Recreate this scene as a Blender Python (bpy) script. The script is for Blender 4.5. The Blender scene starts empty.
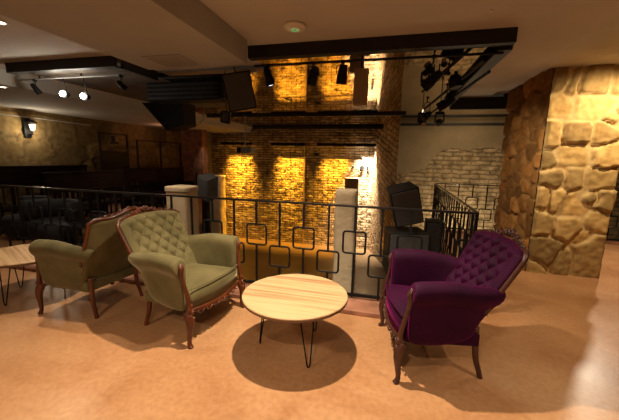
import bpy, bmesh, math, random
from mathutils import Vector, Matrix, noise
random.seed(7)
C = bpy.context.scene.collection
PI = math.pi

# ------------------------------------------------------------------ camera
FP = 313.1
def _n(v): return v.normalized()
_v2 = Vector((81, -50, FP)); _v1 = Vector((1260, 80, -FP))
_Y = _n(_v2); _X = _n(_v1 - _v1.dot(_Y) * _Y); _Z = _X.cross(_Y)
cam = bpy.data.cameras.new('camera'); camo = bpy.data.objects.new('camera', cam); C.objects.link(camo)
cam.sensor_fit = 'HORIZONTAL'; cam.sensor_width = 36; cam.lens = 36 * FP / 619
right = Vector((_X[0], _Y[0], _Z[0])); down = Vector((_X[1], _Y[1], _Z[1])); fwd = Vector((_X[2], _Y[2], _Z[2]))
m = Matrix(((right.x, -down.x, -fwd.x, 0), (right.y, -down.y, -fwd.y, 0), (right.z, -down.z, -fwd.z, 1.6), (0, 0, 0, 1)))
camo.matrix_world = m
cam.clip_start = .05
bpy.context.scene.camera = camo

# ------------------------------------------------------------------ materials
def nt(name):
    mt = bpy.data.materials.new(name); mt.use_nodes = True
    n = mt.node_tree; b = n.nodes['Principled BSDF']
    return mt, n, b
def inp(b, k, v):
    if k in b.inputs: b.inputs[k].default_value = v
def rgb(c): return (c[0], c[1], c[2], 1)
def mat(name, col, rough=.6, metal=0, var=0, scale=8, bump=0, bscale=40, sheen=0, sheencol=None, emit=None, es=0, spec=None, coat=0, dist=.01):
    mt, n, b = nt(name)
    inp(b, 'Base Color', rgb(col)); inp(b, 'Roughness', rough); inp(b, 'Metallic', metal)
    if spec is not None: inp(b, 'Specular IOR Level', spec)
    if coat: inp(b, 'Coat Weight', coat); inp(b, 'Coat Roughness', .2)
    if sheen:
        inp(b, 'Sheen Weight', sheen); inp(b, 'Sheen Roughness', .35); inp(b, 'Sheen Tint', rgb(sheencol or (1, 1, 1)))
    if emit: inp(b, 'Emission Color', rgb(emit)); inp(b, 'Emission Strength', es)
    tc = n.nodes.new('ShaderNodeTexCoord')
    if var:
        no = n.nodes.new('ShaderNodeTexNoise'); no.inputs['Scale'].default_value = scale; no.inputs['Detail'].default_value = 6
        n.links.new(tc.outputs['Object'], no.inputs['Vector'])
        r = n.nodes.new('ShaderNodeValToRGB')
        r.color_ramp.elements[0].position = .3; r.color_ramp.elements[1].position = .72
        r.color_ramp.elements[0].color = rgb([max(0, x * (1 - var)) for x in col])
        r.color_ramp.elements[1].color = rgb([min(1, x * (1 + var)) for x in col])
        n.links.new(no.outputs['Fac'], r.inputs['Fac']); n.links.new(r.outputs['Color'], b.inputs['Base Color'])
    if bump:
        nb = n.nodes.new('ShaderNodeTexNoise'); nb.inputs['Scale'].default_value = bscale; nb.inputs['Detail'].default_value = 8
        n.links.new(tc.outputs['Object'], nb.inputs['Vector'])
        bp = n.nodes.new('ShaderNodeBump'); bp.inputs['Strength'].default_value = bump; bp.inputs['Distance'].default_value = dist
        n.links.new(nb.outputs['Fac'], bp.inputs['Height']); n.links.new(bp.outputs['Normal'], b.inputs['Normal'])
    return mt

def ramp(n, src, stops):
    r = n.nodes.new('ShaderNodeValToRGB'); e = r.color_ramp.elements
    while len(e) < len(stops): e.new(.5)
    for i, (p, c) in enumerate(stops): e[i].position = p; e[i].color = rgb(c)
    n.links.new(src, r.inputs['Fac']); return r.outputs['Color']

def brick_mat(name, c1, c2, mortar, bw=.42, bh=.13, plane='xz', bump=1.0, tilt=0, dist=.05):
    mt, n, b = nt(name); L = n.links
    tc = n.nodes.new('ShaderNodeTexCoord'); mp = n.nodes.new('ShaderNodeMapping')
    mp.inputs['Rotation'].default_value = (PI / 2 if plane == 'xz' else PI / 2, 0, 0)
    if plane == 'yz':
        sp = n.nodes.new('ShaderNodeSeparateXYZ'); cb = n.nodes.new('ShaderNodeCombineXYZ')
        L.new(tc.outputs['Object'], sp.inputs[0]); L.new(sp.outputs['Y'], cb.inputs['X']); L.new(sp.outputs['Z'], cb.inputs['Y']); vec = cb.outputs[0]
    else:
        sp = n.nodes.new('ShaderNodeSeparateXYZ'); cb = n.nodes.new('ShaderNodeCombineXYZ')
        L.new(tc.outputs['Object'], sp.inputs[0]); L.new(sp.outputs['X'], cb.inputs['X']); L.new(sp.outputs['Z'], cb.inputs['Y']); vec = cb.outputs[0]
    if tilt:
        mr = n.nodes.new('ShaderNodeMapping'); mr.inputs['Rotation'].default_value = (0, 0, tilt); L.new(vec, mr.inputs['Vector']); vec = mr.outputs[0]
    # wobble
    nz = n.nodes.new('ShaderNodeTexNoise'); nz.inputs['Scale'].default_value = 3.5; nz.inputs['Detail'].default_value = 4
    L.new(tc.outputs['Object'], nz.inputs['Vector'])
    sb = n.nodes.new('ShaderNodeVectorMath'); sb.operation = 'SUBTRACT'; sb.inputs[1].default_value = (.5, .5, .5); L.new(nz.outputs['Color'], sb.inputs[0])
    ml = n.nodes.new('ShaderNodeVectorMath'); ml.operation = 'SCALE'; ml.inputs['Scale'].default_value = .10; L.new(sb.outputs[0], ml.inputs[0])
    ad = n.nodes.new('ShaderNodeVectorMath'); L.new(vec, ad.inputs[0]); L.new(ml.outputs[0], ad.inputs[1])
    br = n.nodes.new('ShaderNodeTexBrick'); br.inputs['Scale'].default_value = 1
    br.inputs['Brick Width'].default_value = bw; br.inputs['Row Height'].default_value = bh
    br.inputs['Mortar Size'].default_value = bh * .15; br.inputs['Mortar Smooth'].default_value = .5
    br.inputs['Color1'].default_value = rgb(c1); br.inputs['Color2'].default_value = rgb(c2); br.inputs['Mortar'].default_value = rgb(mortar)
    L.new(ad.outputs[0], br.inputs['Vector'])
    n2 = n.nodes.new('ShaderNodeTexNoise'); n2.inputs['Scale'].default_value = 5; n2.inputs['Detail'].default_value = 8
    L.new(tc.outputs['Object'], n2.inputs['Vector'])
    mx = n.nodes.new('ShaderNodeMixRGB'); mx.blend_type = 'MULTIPLY'; mx.inputs['Fac'].default_value = .85
    L.new(br.outputs['Color'], mx.inputs['Color1']); L.new(ramp(n, n2.outputs['Fac'], [(.3, (.35, .33, .3)), (.65, (1, 1, 1))]), mx.inputs['Color2'])
    L.new(mx.outputs[0], b.inputs['Base Color']); inp(b, 'Roughness', .85); inp(b, 'Specular IOR Level', .2)
    iv = n.nodes.new('ShaderNodeMath'); iv.operation = 'SUBTRACT'; iv.inputs[0].default_value = 1; L.new(br.outputs['Fac'], iv.inputs[1])
    a2 = n.nodes.new('ShaderNodeMath'); a2.operation = 'MULTIPLY_ADD'; L.new(n2.outputs['Fac'], a2.inputs[0]); a2.inputs[1].default_value = 1.4; L.new(iv.outputs[0], a2.inputs[2])
    bp = n.nodes.new('ShaderNodeBump'); bp.inputs['Strength'].default_value = bump; bp.inputs['Distance'].default_value = dist
    L.new(a2.outputs[0], bp.inputs['Height']); L.new(bp.outputs['Normal'], b.inputs['Normal'])
    return mt

def floor_mat():
    mt, n, b = nt('stained concrete'); L = n.links
    tc = n.nodes.new('ShaderNodeTexCoord')
    a = n.nodes.new('ShaderNodeTexNoise'); a.inputs['Scale'].default_value = 1.3; a.inputs['Detail'].default_value = 9; a.inputs['Roughness'].default_value = .62
    a.inputs['Distortion'].default_value = .8
    L.new(tc.outputs['Object'], a.inputs['Vector'])
    col = ramp(n, a.outputs['Fac'], [(.28, (.37, .165, .066)), (.48, (.47, .235, .105)), (.62, (.52, .275, .13)), (.8, (.58, .35, .19))])
    s = n.nodes.new('ShaderNodeTexNoise'); s.inputs['Scale'].default_value = 26; s.inputs['Detail'].default_value = 6
    L.new(tc.outputs['Object'], s.inputs['Vector'])
    mx = n.nodes.new('ShaderNodeMixRGB'); mx.blend_type = 'MULTIPLY'; mx.inputs['Fac'].default_value = .5
    L.new(col, mx.inputs['Color1']); L.new(ramp(n, s.outputs['Fac'], [(.3, (.7, .62, .55)), (.62, (1, 1, 1))]), mx.inputs['Color2'])
    L.new(mx.outputs[0], b.inputs['Base Color'])
    rr = n.nodes.new('ShaderNodeMapRange'); rr.inputs['To Min'].default_value = .24; rr.inputs['To Max'].default_value = .42
    L.new(a.outputs['Fac'], rr.inputs['Value']); L.new(rr.outputs[0], b.inputs['Roughness'])
    inp(b, 'Specular IOR Level', .4)
    bp = n.nodes.new('ShaderNodeBump'); bp.inputs['Strength'].default_value = .12; bp.inputs['Distance'].default_value = .01
    L.new(s.outputs['Fac'], bp.inputs['Height']); L.new(bp.outputs['Normal'], b.inputs['Normal'])
    return mt

def wood_mat(name, stops, sc=(1.2, 14, 14), rough=.4, coat=0, rot=0):
    mt, n, b = nt(name); L = n.links
    tc = n.nodes.new('ShaderNodeTexCoord'); mp = n.nodes.new('ShaderNodeMapping'); mp.inputs['Scale'].default_value = sc; mp.inputs['Rotation'].default_value = (0, 0, rot)
    L.new(tc.outputs['Object'], mp.inputs['Vector'])
    a = n.nodes.new('ShaderNodeTexNoise'); a.inputs['Scale'].default_value = 1; a.inputs['Detail'].default_value = 5; a.inputs['Roughness'].default_value = .6
    L.new(mp.outputs[0], a.inputs['Vector'])
    L.new(ramp(n, a.outputs['Fac'], stops), b.inputs['Base Color'])
    inp(b, 'Roughness', rough)
    if rough > .7: inp(b, 'Specular IOR Level', .12)
    if coat: inp(b, 'Coat Weight', coat); inp(b, 'Coat Roughness', .12)
    return mt

def velvet(name, dark, light, tint, sh=.45):
    mt, n, b = nt(name); L = n.links
    tc = n.nodes.new('ShaderNodeTexCoord'); a = n.nodes.new('ShaderNodeTexNoise'); a.inputs['Scale'].default_value = 5; a.inputs['Detail'].default_value = 5
    L.new(tc.outputs['Object'], a.inputs['Vector'])
    L.new(ramp(n, a.outputs['Fac'], [(.3, dark), (.7, light)]), b.inputs['Base Color'])
    inp(b, 'Roughness', .75); inp(b, 'Sheen Weight', sh); inp(b, 'Sheen Roughness', .35); inp(b, 'Sheen Tint', rgb(tint)); inp(b, 'Specular IOR Level', .15)
    f = n.nodes.new('ShaderNodeTexNoise'); f.inputs['Scale'].default_value = 180
    L.new(tc.outputs['Object'], f.inputs['Vector'])
    bp = n.nodes.new('ShaderNodeBump'); bp.inputs['Strength'].default_value = .15; bp.inputs['Distance'].default_value = .003
    L.new(f.outputs['Fac'], bp.inputs['Height']); L.new(bp.outputs['Normal'], b.inputs['Normal'])
    return mt

def stone_mat(name):
    mt, n, b = nt(name); L = n.links
    at = n.nodes.new('ShaderNodeAttribute'); at.attribute_name = 'Col'
    tc = n.nodes.new('ShaderNodeTexCoord'); a = n.nodes.new('ShaderNodeTexNoise'); a.inputs['Scale'].default_value = 9; a.inputs['Detail'].default_value = 9
    L.new(tc.outputs['Object'], a.inputs['Vector'])
    mx = n.nodes.new('ShaderNodeMixRGB'); mx.blend_type = 'MULTIPLY'; mx.inputs['Fac'].default_value = .8
    L.new(at.outputs['Color'], mx.inputs['Color1']); L.new(ramp(n, a.outputs['Fac'], [(.3, (.6, .5, .4)), (.6, (1, 1, 1))]), mx.inputs['Color2'])
    L.new(mx.outputs[0], b.inputs['Base Color']); inp(b, 'Roughness', .85); inp(b, 'Specular IOR Level', .2)
    bp = n.nodes.new('ShaderNodeBump'); bp.inputs['Strength'].default_value = .7; bp.inputs['Distance'].default_value = .015
    L.new(a.outputs['Fac'], bp.inputs['Height']); L.new(bp.outputs['Normal'], b.inputs['Normal'])
    return mt

M = dict(
    floor=floor_mat(),
    plaster=mat('ceiling plaster', (.50, .455, .39), .9, var=.06, scale=2),
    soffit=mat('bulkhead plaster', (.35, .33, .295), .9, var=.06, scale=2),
    dwall=mat('dark painted wall', (.10, .075, .055), .9, var=.25, scale=3),
    steel=mat('dark painted steel', (.008, .0055, .005), .6, var=.3, scale=10),
    black=mat('black painted metal', (.004, .0035, .0035), .6, var=.3, scale=20, spec=.25),
    rail=mat('worn glossy black handrail', (.012, .010, .010), .28, spec=.6, var=.3, scale=6),
    blackm=mat('matt black casing', (.007, .0058, .005), .7, spec=.2, var=.3, scale=12, bump=.2, bscale=90),
    grille=mat('charcoal speaker grille', (.05, .047, .047), .7, bump=.6, bscale=160, dist=.004),
    fabric=mat('black upholstery', (.015, .014, .016), .7, var=.3),
    chrome=mat('chrome', (.6, .6, .62), .18, 1),
    grey=mat('grey plastic', (.3, .29, .28), .4),
    white=mat('white plastic', (.75, .7, .62), .4),
    mirror=mat('dark tinted mirror ceiling', (.62, .5, .36), .035, 1),
    brick=brick_mat('rough lit brick', (.62, .46, .30), (.36, .25, .15), (.07, .045, .03), .40, .10, 'xz', 1, 0, .10),
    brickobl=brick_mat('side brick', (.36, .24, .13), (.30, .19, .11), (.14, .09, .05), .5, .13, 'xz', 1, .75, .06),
    brickpl=brick_mat('whitewashed brick', (.54, .40, .23), (.43, .31, .17), (.33, .24, .13), .50, .125, 'xz', 1, 0, .09),
    brickred=brick_mat('red brick', (.30, .12, .06), (.22, .09, .05), (.14, .09, .06), .26, .08, 'xz', .8, 0, .02),
    wallplaster=mat('aged wall plaster', (.27, .20, .11), .9, var=.22, scale=1.6, bump=.25, bscale=7, dist=.03),
    column=mat('rough stucco', (.50, .385, .24), .9, var=.12, scale=5, bump=.6, bscale=14, dist=.02),
    columnb=mat('brown stucco', (.32, .22, .13), .9, var=.15, scale=4, bump=.5, bscale=10, dist=.02),
    kerb=mat('terracotta kerb', (.34, .15, .09), .45, var=.35, scale=6, bump=.2, bscale=20),
    stone=stone_mat('sandstone'),
    tabletop=wood_mat('striped light wood', [(.30, (.28, .14, .06)), (.44, (.50, .30, .145)), (.55, (.60, .39, .20)), (.7, (.38, .21, .095))], (.7, 17, 17), .42, rot=-.12),
    tableedge=wood_mat('dark table edge', [(.3, (.12, .06, .03)), (.7, (.22, .11, .05))], (3, 3, 20)),
    mahog=wood_mat('polished mahogany', [(.3, (.045, .008, .0015)), (.55, (.10, .020, .0025)), (.75, (.17, .040, .005))], (9, 9, 3), .4, .25),
    darkmahog=wood_mat('dark walnut', [(.3, (.03, .008, .005)), (.7, (.075, .02, .01))], (9, 9, 3), .4, .25),
    pew=wood_mat('dark bench wood', [(.3, (.008, .004, .003)), (.7, (.022, .010, .007))], (3, 3, 12), .8),
    green=velvet('olive velvet', (.095, .076, .030), (.155, .124, .052), (.75, .66, .40), .6),
    purple=velvet('purple velvet', (.018, .0004, .010), (.032, .0006, .019), (.50, .008, .25)),
    lowfloor=mat('lower floor', (.10, .06, .033), .3, var=.25, scale=.8, bump=.1, bscale=6),
    lamp=mat('lit lamp lens', (1, .9, .75), .3, emit=(1, .86, .62), es=18),
    bulb=mat('bright bulb', (1, .95, .85), .3, emit=(1, .93, .8), es=90),
    amberlens=mat('amber lamp lens', (1, .6, .1), .3, emit=(1, .5, .05), es=8),
    coollens=mat('cool lamp lens', (.8, .85, 1), .3, emit=(.85, .85, 1), es=3),
    greenled=mat('green indicator', (.1, .8, .3), .3, emit=(.1, .9, .35), es=.4),
    redled=mat('amber sign', (.9, .2, .05), .3, emit=(1, .18, .03), es=1.0),
    glass=mat('frosted lantern glass', (1, .9, .7), .2, emit=(1, .85, .6), es=5),
)

# ------------------------------------------------------------------ helpers
def obj(name, bm, mt, parent=None, smooth=False, sub=0, loc=None, bev=0):
    bmesh.ops.recalc_face_normals(bm, faces=bm.faces[:])
    me = bpy.data.meshes.new(name); bm.to_mesh(me); bm.free()
    me.materials.append(mt)
    if smooth:
        for p in me.polygons: p.use_smooth = True
    o = bpy.data.objects.new(name, me); C.objects.link(o)
    if parent: o.parent = parent
    if bev:
        b = o.modifiers.new('bevel', 'BEVEL'); b.width = bev; b.segments = 2; b.limit_method = 'ANGLE'
    if sub:
        s = o.modifiers.new('sub', 'SUBSURF'); s.levels = sub; s.render_levels = sub
    if loc: o.location = loc
    return o
def tag(o, label, cat, group=None):
    o['label'] = label; o['category'] = cat
    if group: o['group'] = group
    return o
def thing(name, label, cat, loc=(0, 0, 0), rz=0, group=None, rot=None):
    o = bpy.data.objects.new(name, None); C.objects.link(o); o.empty_display_size = .1
    o.location = loc; o.rotation_euler = rot if rot else (0, 0, rz)
    return tag(o, label, cat, group)
def struct(name, bm, mt, smooth=False, parent=None, **k):
    o = obj(name, bm, mt, parent, smooth, **k)
    if not parent: o['kind'] = 'structure'
    return o
def dup(root, loc, rz, label):
    r = root.copy(); C.objects.link(r); r.location = loc; r.rotation_euler = (0, 0, rz); r['label'] = label
    for ch in list(root.children):
        c = ch.copy(); C.objects.link(c); c.parent = r
        for g in ch.children:
            d = g.copy(); C.objects.link(d); d.parent = c
    return r
def add_box(bm, x0, x1, y0, y1, z0, z1, mtx=None):
    vs = [bm.verts.new((x, y, z)) for x in (x0, x1) for y in (y0, y1) for z in (z0, z1)]
    if mtx:
        for v in vs: v.co = mtx @ v.co
    for f in ((0, 1, 3, 2), (4, 6, 7, 5), (0, 4, 5, 1), (2, 3, 7, 6), (0, 2, 6, 4), (1, 5, 7, 3)): bm.faces.new([vs[i] for i in f])
def box(*a, **k):
    bm = bmesh.new(); add_box(bm, *a, **k); return bm
def boxes(lst):
    bm = bmesh.new()
    for b in lst: add_box(bm, *b)
    return bm
def add_tube(bm, pts, r, seg=8, cap=True, closed=False):
    pts = [Vector(p) for p in pts]; n = len(pts)
    rr = r if isinstance(r, (list, tuple)) else [r] * n
    rings = []; up = None
    for i, p in enumerate(pts):
        if closed: t = pts[(i + 1) % n] - pts[i - 1]
        else: t = pts[min(i + 1, n - 1)] - pts[max(i - 1, 0)]
        t.normalize()
        if up is None:
            up = Vector((0, 0, 1)) if abs(t.z) < .9 else Vector((1, 0, 0))
        up = (up - up.dot(t) * t)
        if up.length < 1e-5: up = t.orthogonal()
        up.normalize(); s = t.cross(up)
        ri = rr[i]; ra, rb = ri if isinstance(ri, tuple) else (ri, ri)
        rings.append([bm.verts.new(p + up * ra * math.cos(2 * PI * k / seg) + s * rb * math.sin(2 * PI * k / seg)) for k in range(seg)])
    rng = range(n) if closed else range(n - 1)
    for i in rng:
        a, b = rings[i], rings[(i + 1) % n]
        for k in range(seg): bm.faces.new((a[k], a[(k + 1) % seg], b[(k + 1) % seg], b[k]))
    if cap and not closed:
        bm.faces.new(rings[0][::-1]); bm.faces.new(rings[-1])
def tube(*a, **k):
    bm = bmesh.new(); add_tube(bm, *a, **k); return bm
def add_cyl(bm, p0, p1, r0, r1=None, seg=20): add_tube(bm, [p0, p1], [r0, r0 if r1 is None else r1], seg)
def add_ball(bm, c, s, rot=None, seg=10):
    mt = Matrix.Translation(c) @ (rot if rot else Matrix.Identity(4)) @ Matrix.Diagonal((s[0], s[1], s[2], 1))
    bmesh.ops.create_uvsphere(bm, u_segments=seg, v_segments=max(6, seg // 2 + 1), radius=1, matrix=mt)
def add_lathe(bm, prof, seg=32, c=(0, 0)):
    rings = []
    for r, z in prof:
        if r < 1e-5: rings.append([bm.verts.new((c[0], c[1], z))])
        else: rings.append([bm.verts.new((c[0] + r * math.cos(2 * PI * k / seg), c[1] + r * math.sin(2 * PI * k / seg), z)) for k in range(seg)])
    for a, b in zip(rings, rings[1:]):
        for k in range(seg):
            q = [a[k % len(a)], a[(k + 1) % len(a)], b[(k + 1) % len(b)], b[k % len(b)]]
            u = []
            for v in q:
                if v not in u: u.append(v)
            if len(u) > 2: bm.faces.new(u)
def smoothpts(P, n=6):
    P = [Vector(p) for p in P]; out = []
    for i in range(len(P) - 1):
        p0 = P[max(i - 1, 0)]; p1 = P[i]; p2 = P[i + 1]; p3 = P[min(i + 2, len(P) - 1)]
        for k in range(n):
            t = k / n
            out.append(.5 * ((2 * p1) + (p2 - p0) * t + (2 * p0 - 5 * p1 + 4 * p2 - p3) * t * t + (3 * p1 - p0 - 3 * p2 + p3) * t ** 3))
    out.append(P[-1]); return out
def lerp(a, b, t): return a + (b - a) * t
def interp(xs, ys, x):
    if x <= xs[0]: return ys[0]
    for i in range(len(xs) - 1):
        if x <= xs[i + 1]: return lerp(ys[i], ys[i + 1], (x - xs[i]) / (xs[i + 1] - xs[i]))
    return ys[-1]
def rp(P, R, n=6):   # smoothed points with 4th value radius
    pts = smoothpts([(p[0], p[1], p[2]) for p in P], n)
    rs = []
    for i in range(len(P) - 1):
        for k in range(n): rs.append(lerp(R[i], R[i + 1], k / n))
    rs.append(R[-1]); return pts, rs

# ------------------------------------------------------------------ setting
CZ = 2.82; RY = 3.36; VX = 1.02; LX = -4.3; MY = 7.55
fb = boxes([(-9, 6, -3.2, 3.45, -.3, 0), (VX + .08, 6, 3.45, MY + .1, -.3, 0)])
WP = [(-9, 3.45), (LX, 3.45), (LX, 6.5), (-8.2, 12.5), (-9, 12.5)]
t_ = [fb.verts.new((x, y, 0)) for x, y in WP]; b_ = [fb.verts.new((x, y, -.3)) for x, y in WP]
fb.faces.new(t_); fb.faces.new(b_)
for i in range(5): fb.faces.new((t_[i], t_[(i + 1) % 5], b_[(i + 1) % 5], b_[i]))
struct('floor', fb, M['floor'])
struct('floor_lower', box(-9, 6, 3.3, 13, -2.1, -2.0), M['lowfloor'])
struct('ceiling', boxes([(-9, 1.74, -3.2, 3.45, CZ, CZ + .2), (1.74, 6, -3.2, 6.9, 2.88, CZ + .2), (-3.44, -1.62, 3.45, 4.2, CZ, CZ + .2), (1.05, 1.74, 3.45, 6.9, CZ, CZ + .2), (-9, -5.3, 3.45, 13, CZ, CZ + .2)]), M['plaster'])
struct('ceiling_recess', boxes([(-5.3, -3.44, 3.45, 7.0, 2.75, 2.8)]), M['dwall'])
struct('ceiling_mirror', boxes([(-3.44, 1.05, 4.2, 7.0, 2.745, 2.8), (-5.3, 1.05, 7.0, 13, 2.745, 2.8), (1.05, 6, 6.9, 13, 2.745, 2.8), (-1.62, 1.05, 3.45, 4.2, 2.745, 2.8)]), M['mirror'])
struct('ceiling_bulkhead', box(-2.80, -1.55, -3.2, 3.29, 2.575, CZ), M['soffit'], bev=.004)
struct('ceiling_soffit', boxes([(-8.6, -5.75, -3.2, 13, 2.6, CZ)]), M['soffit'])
struct('wall_back', box(-9, -.62, 12.5, 12.7, -2, 2.75), M['brick'])
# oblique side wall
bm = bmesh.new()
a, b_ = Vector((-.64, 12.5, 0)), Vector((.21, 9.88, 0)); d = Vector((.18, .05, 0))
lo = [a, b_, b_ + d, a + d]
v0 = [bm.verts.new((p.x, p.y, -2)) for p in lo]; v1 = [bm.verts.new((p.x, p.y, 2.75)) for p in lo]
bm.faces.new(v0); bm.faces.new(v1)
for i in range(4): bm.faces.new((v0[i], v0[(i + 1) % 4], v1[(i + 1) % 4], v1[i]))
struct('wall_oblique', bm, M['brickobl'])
struct('wall_annex', box(.2, 6, 9.95, 10.15, -2, 2.75), M['brickpl'])
# plaster skin with a ragged lower edge over the brick
edge = [(.2, 1.2), (.45, 1.18), (.75, 1.3), (1.0, 1.36), (1.12, 1.55), (1.25, 1.75), (1.42, 1.88), (1.66, 1.98), (2.1, 1.93), (2.6, 2.0), (3.13, 1.93), (3.8, 1.9), (6, 1.85)]
bm = bmesh.new(); pts = []
for (x0, z0), (x1, z1) in zip(edge, edge[1:]):
    k = max(2, int((x1 - x0) / .05))
    for i in range(k):
        t = i / k; pts.append((lerp(x0, x1, t), lerp(z0, z1, t) + .07 * noise.noise(Vector((lerp(x0, x1, t) * 9, 3, 1))) + .03 * random.uniform(-1, 1)))
pts.append(edge[-1])
fr = [bm.verts.new((x, 9.88, z)) for x, z in pts]; bk = [bm.verts.new((x, 9.96, z)) for x, z in pts]
ft = [bm.verts.new((x, 9.88, 2.75)) for x, z in pts]
for i in range(len(pts) - 1):
    bm.faces.new((fr[i], fr[i + 1], ft[i + 1], ft[i])); bm.faces.new((fr[i], bk[i], bk[i + 1], fr[i + 1]))
struct('wall_annex_plaster', bm, M['wallplaster'])
struct('wall_front', box(-9, 6, -3.4, -3.2, -.3, 3), M['dwall'])
struct('wall_right', box(6, 6.2, -3.4, 13, -2, 3), M['dwall'])
struct('wall_riser', boxes([(LX - .02, LX + .01, 3.45, 6.5, -2, -.001), (LX, VX + .1, 3.42, 3.45, -2, -.3), (VX + .06, VX + .09, 3.45, MY, -2, -.3)]), M['brickred'])

def stone_surface(bm, origin, du, dv, nrm, W, Hh, seeds, res=.022, relief=.065, tint=(.80, .66, .41), mort=(.82, .70, .48)):
    col = bm.loops.layers.color.get('Col') or bm.loops.layers.color.new('Col')
    nu = max(2, int(W / res)); nv = max(2, int(Hh / res)); vs = []; cs = []
    for i in range(nu + 1):
        row = []; crow = []
        for j in range(nv + 1):
            u = W * i / nu; v = Hh * j / nv
            uu = u + .05 * noise.noise(Vector((u * 5, v * 5, origin.x))); vv = v + .05 * noise.noise(Vector((u * 5, v * 5, 9 + origin.y)))
            ds = sorted([(math.hypot((uu - s[0]) / s[2], (vv - s[1]) / s[3]), k) for k, s in enumerate(seeds)])
            e = (ds[1][0] - ds[0][0]) * .5 * min(seeds[ds[0][1]][2], seeds[ds[0][1]][3])
            s = min(1, max(0, (e - .012) / .014)); s = s * s * (3 - 2 * s)
            h = relief * s * (.6 + .4 * math.sin(seeds[ds[0][1]][0] * 37 + ds[0][1])) + .010 * noise.noise(Vector((u * 14, v * 14, 5))) * (.3 + s) + .02 * s * noise.noise(Vector((u * 3, v * 3, ds[0][1])))
            if i in (0, nu): h = min(h, .01)
            row.append(bm.verts.new(origin + du * u + dv * v + nrm * h))
            q = .72 + .42 * (((ds[0][1] * 7919) % 13) / 13.)
            crow.append([lerp(mort[c], tint[c] * q, s) for c in range(3)])
        vs.append(row); cs.append(crow)
    for i in range(nu):
        for j in range(nv):
            f = bm.faces.new((vs[i][j], vs[i + 1][j], vs[i + 1][j + 1], vs[i][j + 1])); f.smooth = True
            for l, (a_, b2) in zip(f.loops, ((i, j), (i + 1, j), (i + 1, j + 1), (i, j + 1))): l[col] = (*cs[a_][b2], 1)

# stone pillar, front face seeds given as (across, up, stretch x, stretch z)
fs = [(.10, 2.74, .9, 1.2), (.23, 2.66, .7, 1.3), (.52, 2.66, 1.3, 1), (.82, 2.66, 1.1, 1), (.17, 2.38, 1, .9), (.50, 2.37, 1.6, .95), (.74, 2.22, .7, .6), (.9, 2.3, .8, 1),
      (.33, 2.02, 1.15, .85), (.68, 2.0, .8, 1.0), (.12, 2.0, .7, 1.1), (.35, 1.7, 1.4, .75), (.76, 1.72, 1, 1), (.09, 1.62, .7, 1),
      (.14, 1.40, 1, .9), (.43, 1.36, 1, .9), (.74, 1.40, 1.1, .9), (.10, 1.13, .6, 1.2), (.27, 1.10, .8, 1.1), (.46, 1.05, 1, 1.2), (.66, 1.13, 1, .5), (.84, 1.10, .9, 1),
      (.12, .74, 1, 1.1), (.42, .70, 1.2, .9), (.80, .84, 1, .8), (.62, .58, .7, .6), (.2, .36, 1.1, 1.2), (.47, .22, .7, 1), (.77, .30, 1.3, 1.4), (.08, .08, .8, .7)]
bm = bmesh.new(); bm.loops.layers.color.new('Col')
PX0, PX1, PY0, PY1, PH = 2.07, 2.99, 5.17, 6.72, 2.88
stone_surface(bm, Vector((PX0, PY0, 0)), Vector((1, 0, 0)), Vector((0, 0, 1)), Vector((0, -1, 0)), PX1 - PX0, PH, fs)
rnd = random.Random(3)
def rs(W, Hh, s=.34):
    out = []
    for i in range(int(W / s + .9)):
        for j in range(int(Hh / (s * .75))):
            out.append(((i + .5 + rnd.uniform(-.32, .32)) * s, (j + .5 + rnd.uniform(-.3, .3)) * s * .75 + (i % 2) * .12, rnd.uniform(.8, 1.3), rnd.uniform(.75, 1.1)))
    return out
stone_surface(bm, Vector((PX0, PY1, 0)), Vector((0, -1, 0)), Vector((0, 0, 1)), Vector((-1, 0, 0)), PY1 - PY0, PH, rs(PY1 - PY0, PH), tint=(.66, .47, .25), mort=(.60, .45, .26))  # left face: same stone as the front, shade put into its darker tint
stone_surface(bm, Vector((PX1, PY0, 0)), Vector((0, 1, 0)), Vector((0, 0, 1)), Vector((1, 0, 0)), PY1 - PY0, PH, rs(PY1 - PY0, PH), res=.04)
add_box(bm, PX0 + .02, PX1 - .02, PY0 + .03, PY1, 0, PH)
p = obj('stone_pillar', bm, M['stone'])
tag(p, 'broad sandstone pillar with irregular raised stones, lit from above', 'pillar')
struct('trim_1', boxes([(-9, .60, 3.06, 3.42, 0, .05), (VX, 6, MY, MY + .1, 0, .05)]), M['kerb'], bev=.008)
struct('trim_2', boxes([(-9, LX, 3.0, 3.06, 0, .045)]), M['brickred'])

# left wall of coarse stone with a relief mesh
bm = bmesh.new(); bm.loops.layers.color.new('Col')
stone_surface(bm, Vector((-8.6, 3.3, 0)), Vector((0, 1, 0)), Vector((0, 0, 1)), Vector((1, 0, 0)), 9.2, 2.62, rs(9.2, 2.62, .62), res=.06, relief=.03, tint=(.50, .42, .27), mort=(.40, .33, .21))
add_box(bm, -9, -8.62, -3.2, 13, 0, 2.62)
o = struct('wall_left', bm, M['stone'])
struct('wall_back_left', box(-9, -7.9, 12.45, 12.7, 0, 2.75), M['dwall'])

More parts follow.
